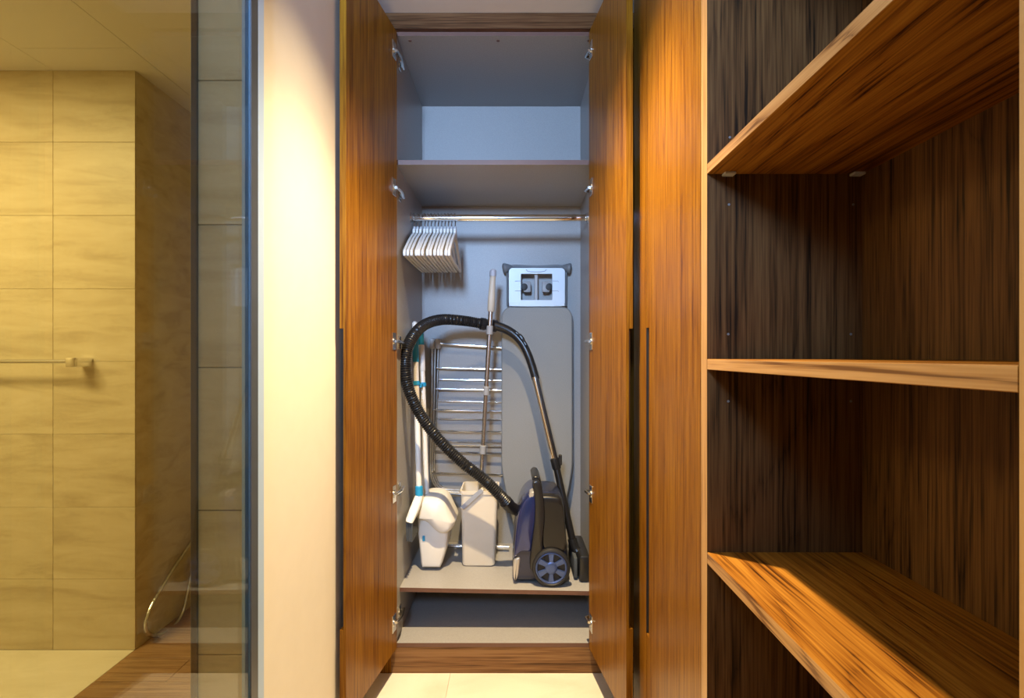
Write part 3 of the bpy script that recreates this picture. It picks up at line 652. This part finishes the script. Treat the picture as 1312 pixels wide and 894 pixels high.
for yw, sgn in ((ya-0.012, -1), (yb+0.012, 1)):
    wc = Vector(((706.2-657)*1.99/F, yw, 0)); R_ = 0.0735; wc.z = zf+R_
    a = Vector((0, sgn, 0))
    wh = MB().lathe([(0.05, -0.022), (R_-0.004, -0.02), (R_, -0.014), (R_, 0.000), (R_-0.003, 0.005), (R_-0.010, 0.007), (R_-0.0125, 0.004), (R_-0.0125, -0.006), (0.01, -0.006)], wc, a, 48).build('wheel', M['rubber'], vac)
    rim = MB(); rim.lathe([(R_-0.013, -0.004), (R_-0.013, 0.0045), (R_-0.0165, 0.0055), (R_-0.020, 0.003), (R_-0.020, -0.004)], wc, a, 48, cap=False)
    for k in range(6):
        th = math.radians(60*k+30); dv = Vector((math.cos(th), 0, math.sin(th))); nv = Vector((-math.sin(th), 0, math.cos(th)))
        l1 = []
        for r_, w_ in ((0.012, 0.009), (0.03, 0.0095), (R_-0.0185, 0.0135)):
            c = wc+dv*r_
            l1.append([c+nv*w_+a*-0.004, c+nv*w_*0.75+a*0.003, c-nv*w_*0.75+a*0.003, c-nv*w_+a*-0.004])
        rim.layers(l1)
    rim.build('rim', M['rim'], vac, parent=wh)
    MB().lathe([(0.0235, -0.003), (0.0235, 0.003), (0.019, 0.006), (0.012, 0.0065), (0.001, 0.0068)], wc, a, 28).build('hub_cap', M['rim'], vac, parent=wh)
# hose
hosep = [(663, 655, 2.11), (652, 647, 2.085), (641, 634.5, 2.06), (619, 613, 2.045), (592, 592, 2.035), (562, 562.5, 2.02), (537, 528, 1.995), (522.5, 494, 1.985), (519.5, 464, 1.99), (524.5, 439, 2.02), (541, 418, 2.09), (565, 409.5, 2.16), (595, 411, 2.22), (622, 415.5, 2.255)]
hs = smooth_path([W(*p) for p in hosep], 60); n_ = len(hs)
acc = 0; rad = []
for i in range(n_):
    if i: acc += (hs[i]-hs[i-1]).length
    rad.append(0.0214+0.0022*math.sin(acc/0.0085*2*math.pi))
nfix = 46
MB().tube(hs[nfix:], rad[nfix:], 16).build('hose', M['black_pl'], vac)
MB().tube(hs[:int(nfix*1.9)], [0.021 if i < 12 else 0.0195+0.004*min(1, (i-12)/6) if i < 60 else 0.0262 for i in range(int(nfix*1.9))], 20).build('hose_connector', M['black_gl'], vac)
c0 = hs[-1]; tdir = (hs[-1]-hs[-6]).normalized()
MB().lathe([(0.022, -0.012), (0.027, -0.010), (0.027, 0.010), (0.0235, 0.014), (0.0235, 0.040), (0.027, 0.042), (0.027, 0.062), (0.02, 0.064)], c0-tdir*0.012, tdir, 24).build('swivel_cuff', M['black_pl'], vac)
grip = smooth_path([W(632, 416.5, 2.262), W(644, 420, 2.265), W(657, 427, 2.265), (W(668, 438, 2.26)), W(676, 453, 2.25), W(682, 470, 2.245), W(686.5, 486, 2.24)], 8)
MB().tube(grip, [0.0205-0.003*min(1, i/30) for i in range(len(grip))], 16).build('hose_grip', M['black_pl'], vac)
MB().tube(smooth_path([W(661, 425.5, 2.243), W(668, 432, 2.238), W(674, 442, 2.233)], 6), [0.006]*4+[0.0085]*5+[0.006]*4, 10).build('suction_slide', M['black_gl'], vac)
wa, wb_ = W(685.5, 483, 2.238), W(711, 590, 2.19)
MB().tube([wa, wb_], 0.0155, 18).build('wand', M['chrome'], vac)
st = MB(); axw = (wb_-wa).normalized(); sdv = Vector((0.55, -0.83, 0)); sdv = (sdv-axw*sdv.dot(axw)).normalized()
st.tube([wa+sdv*0.0112, wb_+sdv*0.0112], 0.0075, 10); st.build('wand_stripe', M['black_gl'], vac)
MB().lathe([(0.0158, -0.012), (0.0195, -0.008), (0.0195, 0.03), (0.017, 0.036)], wb_, axw, 18).build('wand_collar', M['black_pl'], vac)
cl_ = wb_+sdv*0.018+Vector((0.012, 0, 0.0)); MB().box(cl_.x-0.007, cl_.x+0.007, cl_.y-0.008, cl_.y+0.008, cl_.z-0.02, cl_.z+0.025, 0.003, 1).build('wand_button', M['black_pl'], vac)
wc_ = W(733, 690, 2.13)
MB().tube([wb_+axw*0.02, W(722, 640, 2.16), wc_], [0.0145, 0.0145, 0.0145], 16).build('lower_wand', M['black_gl'], vac)
MB().tube(smooth_path([wc_, W(736, 700, 2.125), W(741, 708, 2.12), W(746, 712, 2.12)], 5), [0.019]*8+[0.022]*8, 14).build('nozzle_neck', M['black_pl'], vac)
nz = W(745, 714, 2.12)
zfn = zs(0.285)+0.001
MB().pillow(rrect(0.262, 0.306, zfn, zfn+0.105, 0.012, 3), 2.03, 2.27, 0.012, 0.008, 3).build('floor_nozzle', M['black_pl'], vac)
MB().pillow(rrect(0.243, 0.258, zfn+0.008, zfn+0.09, 0.005, 3), 2.05, 2.25, 0.004, 0.003, 2).build('nozzle_brush', M['bristle'], vac)
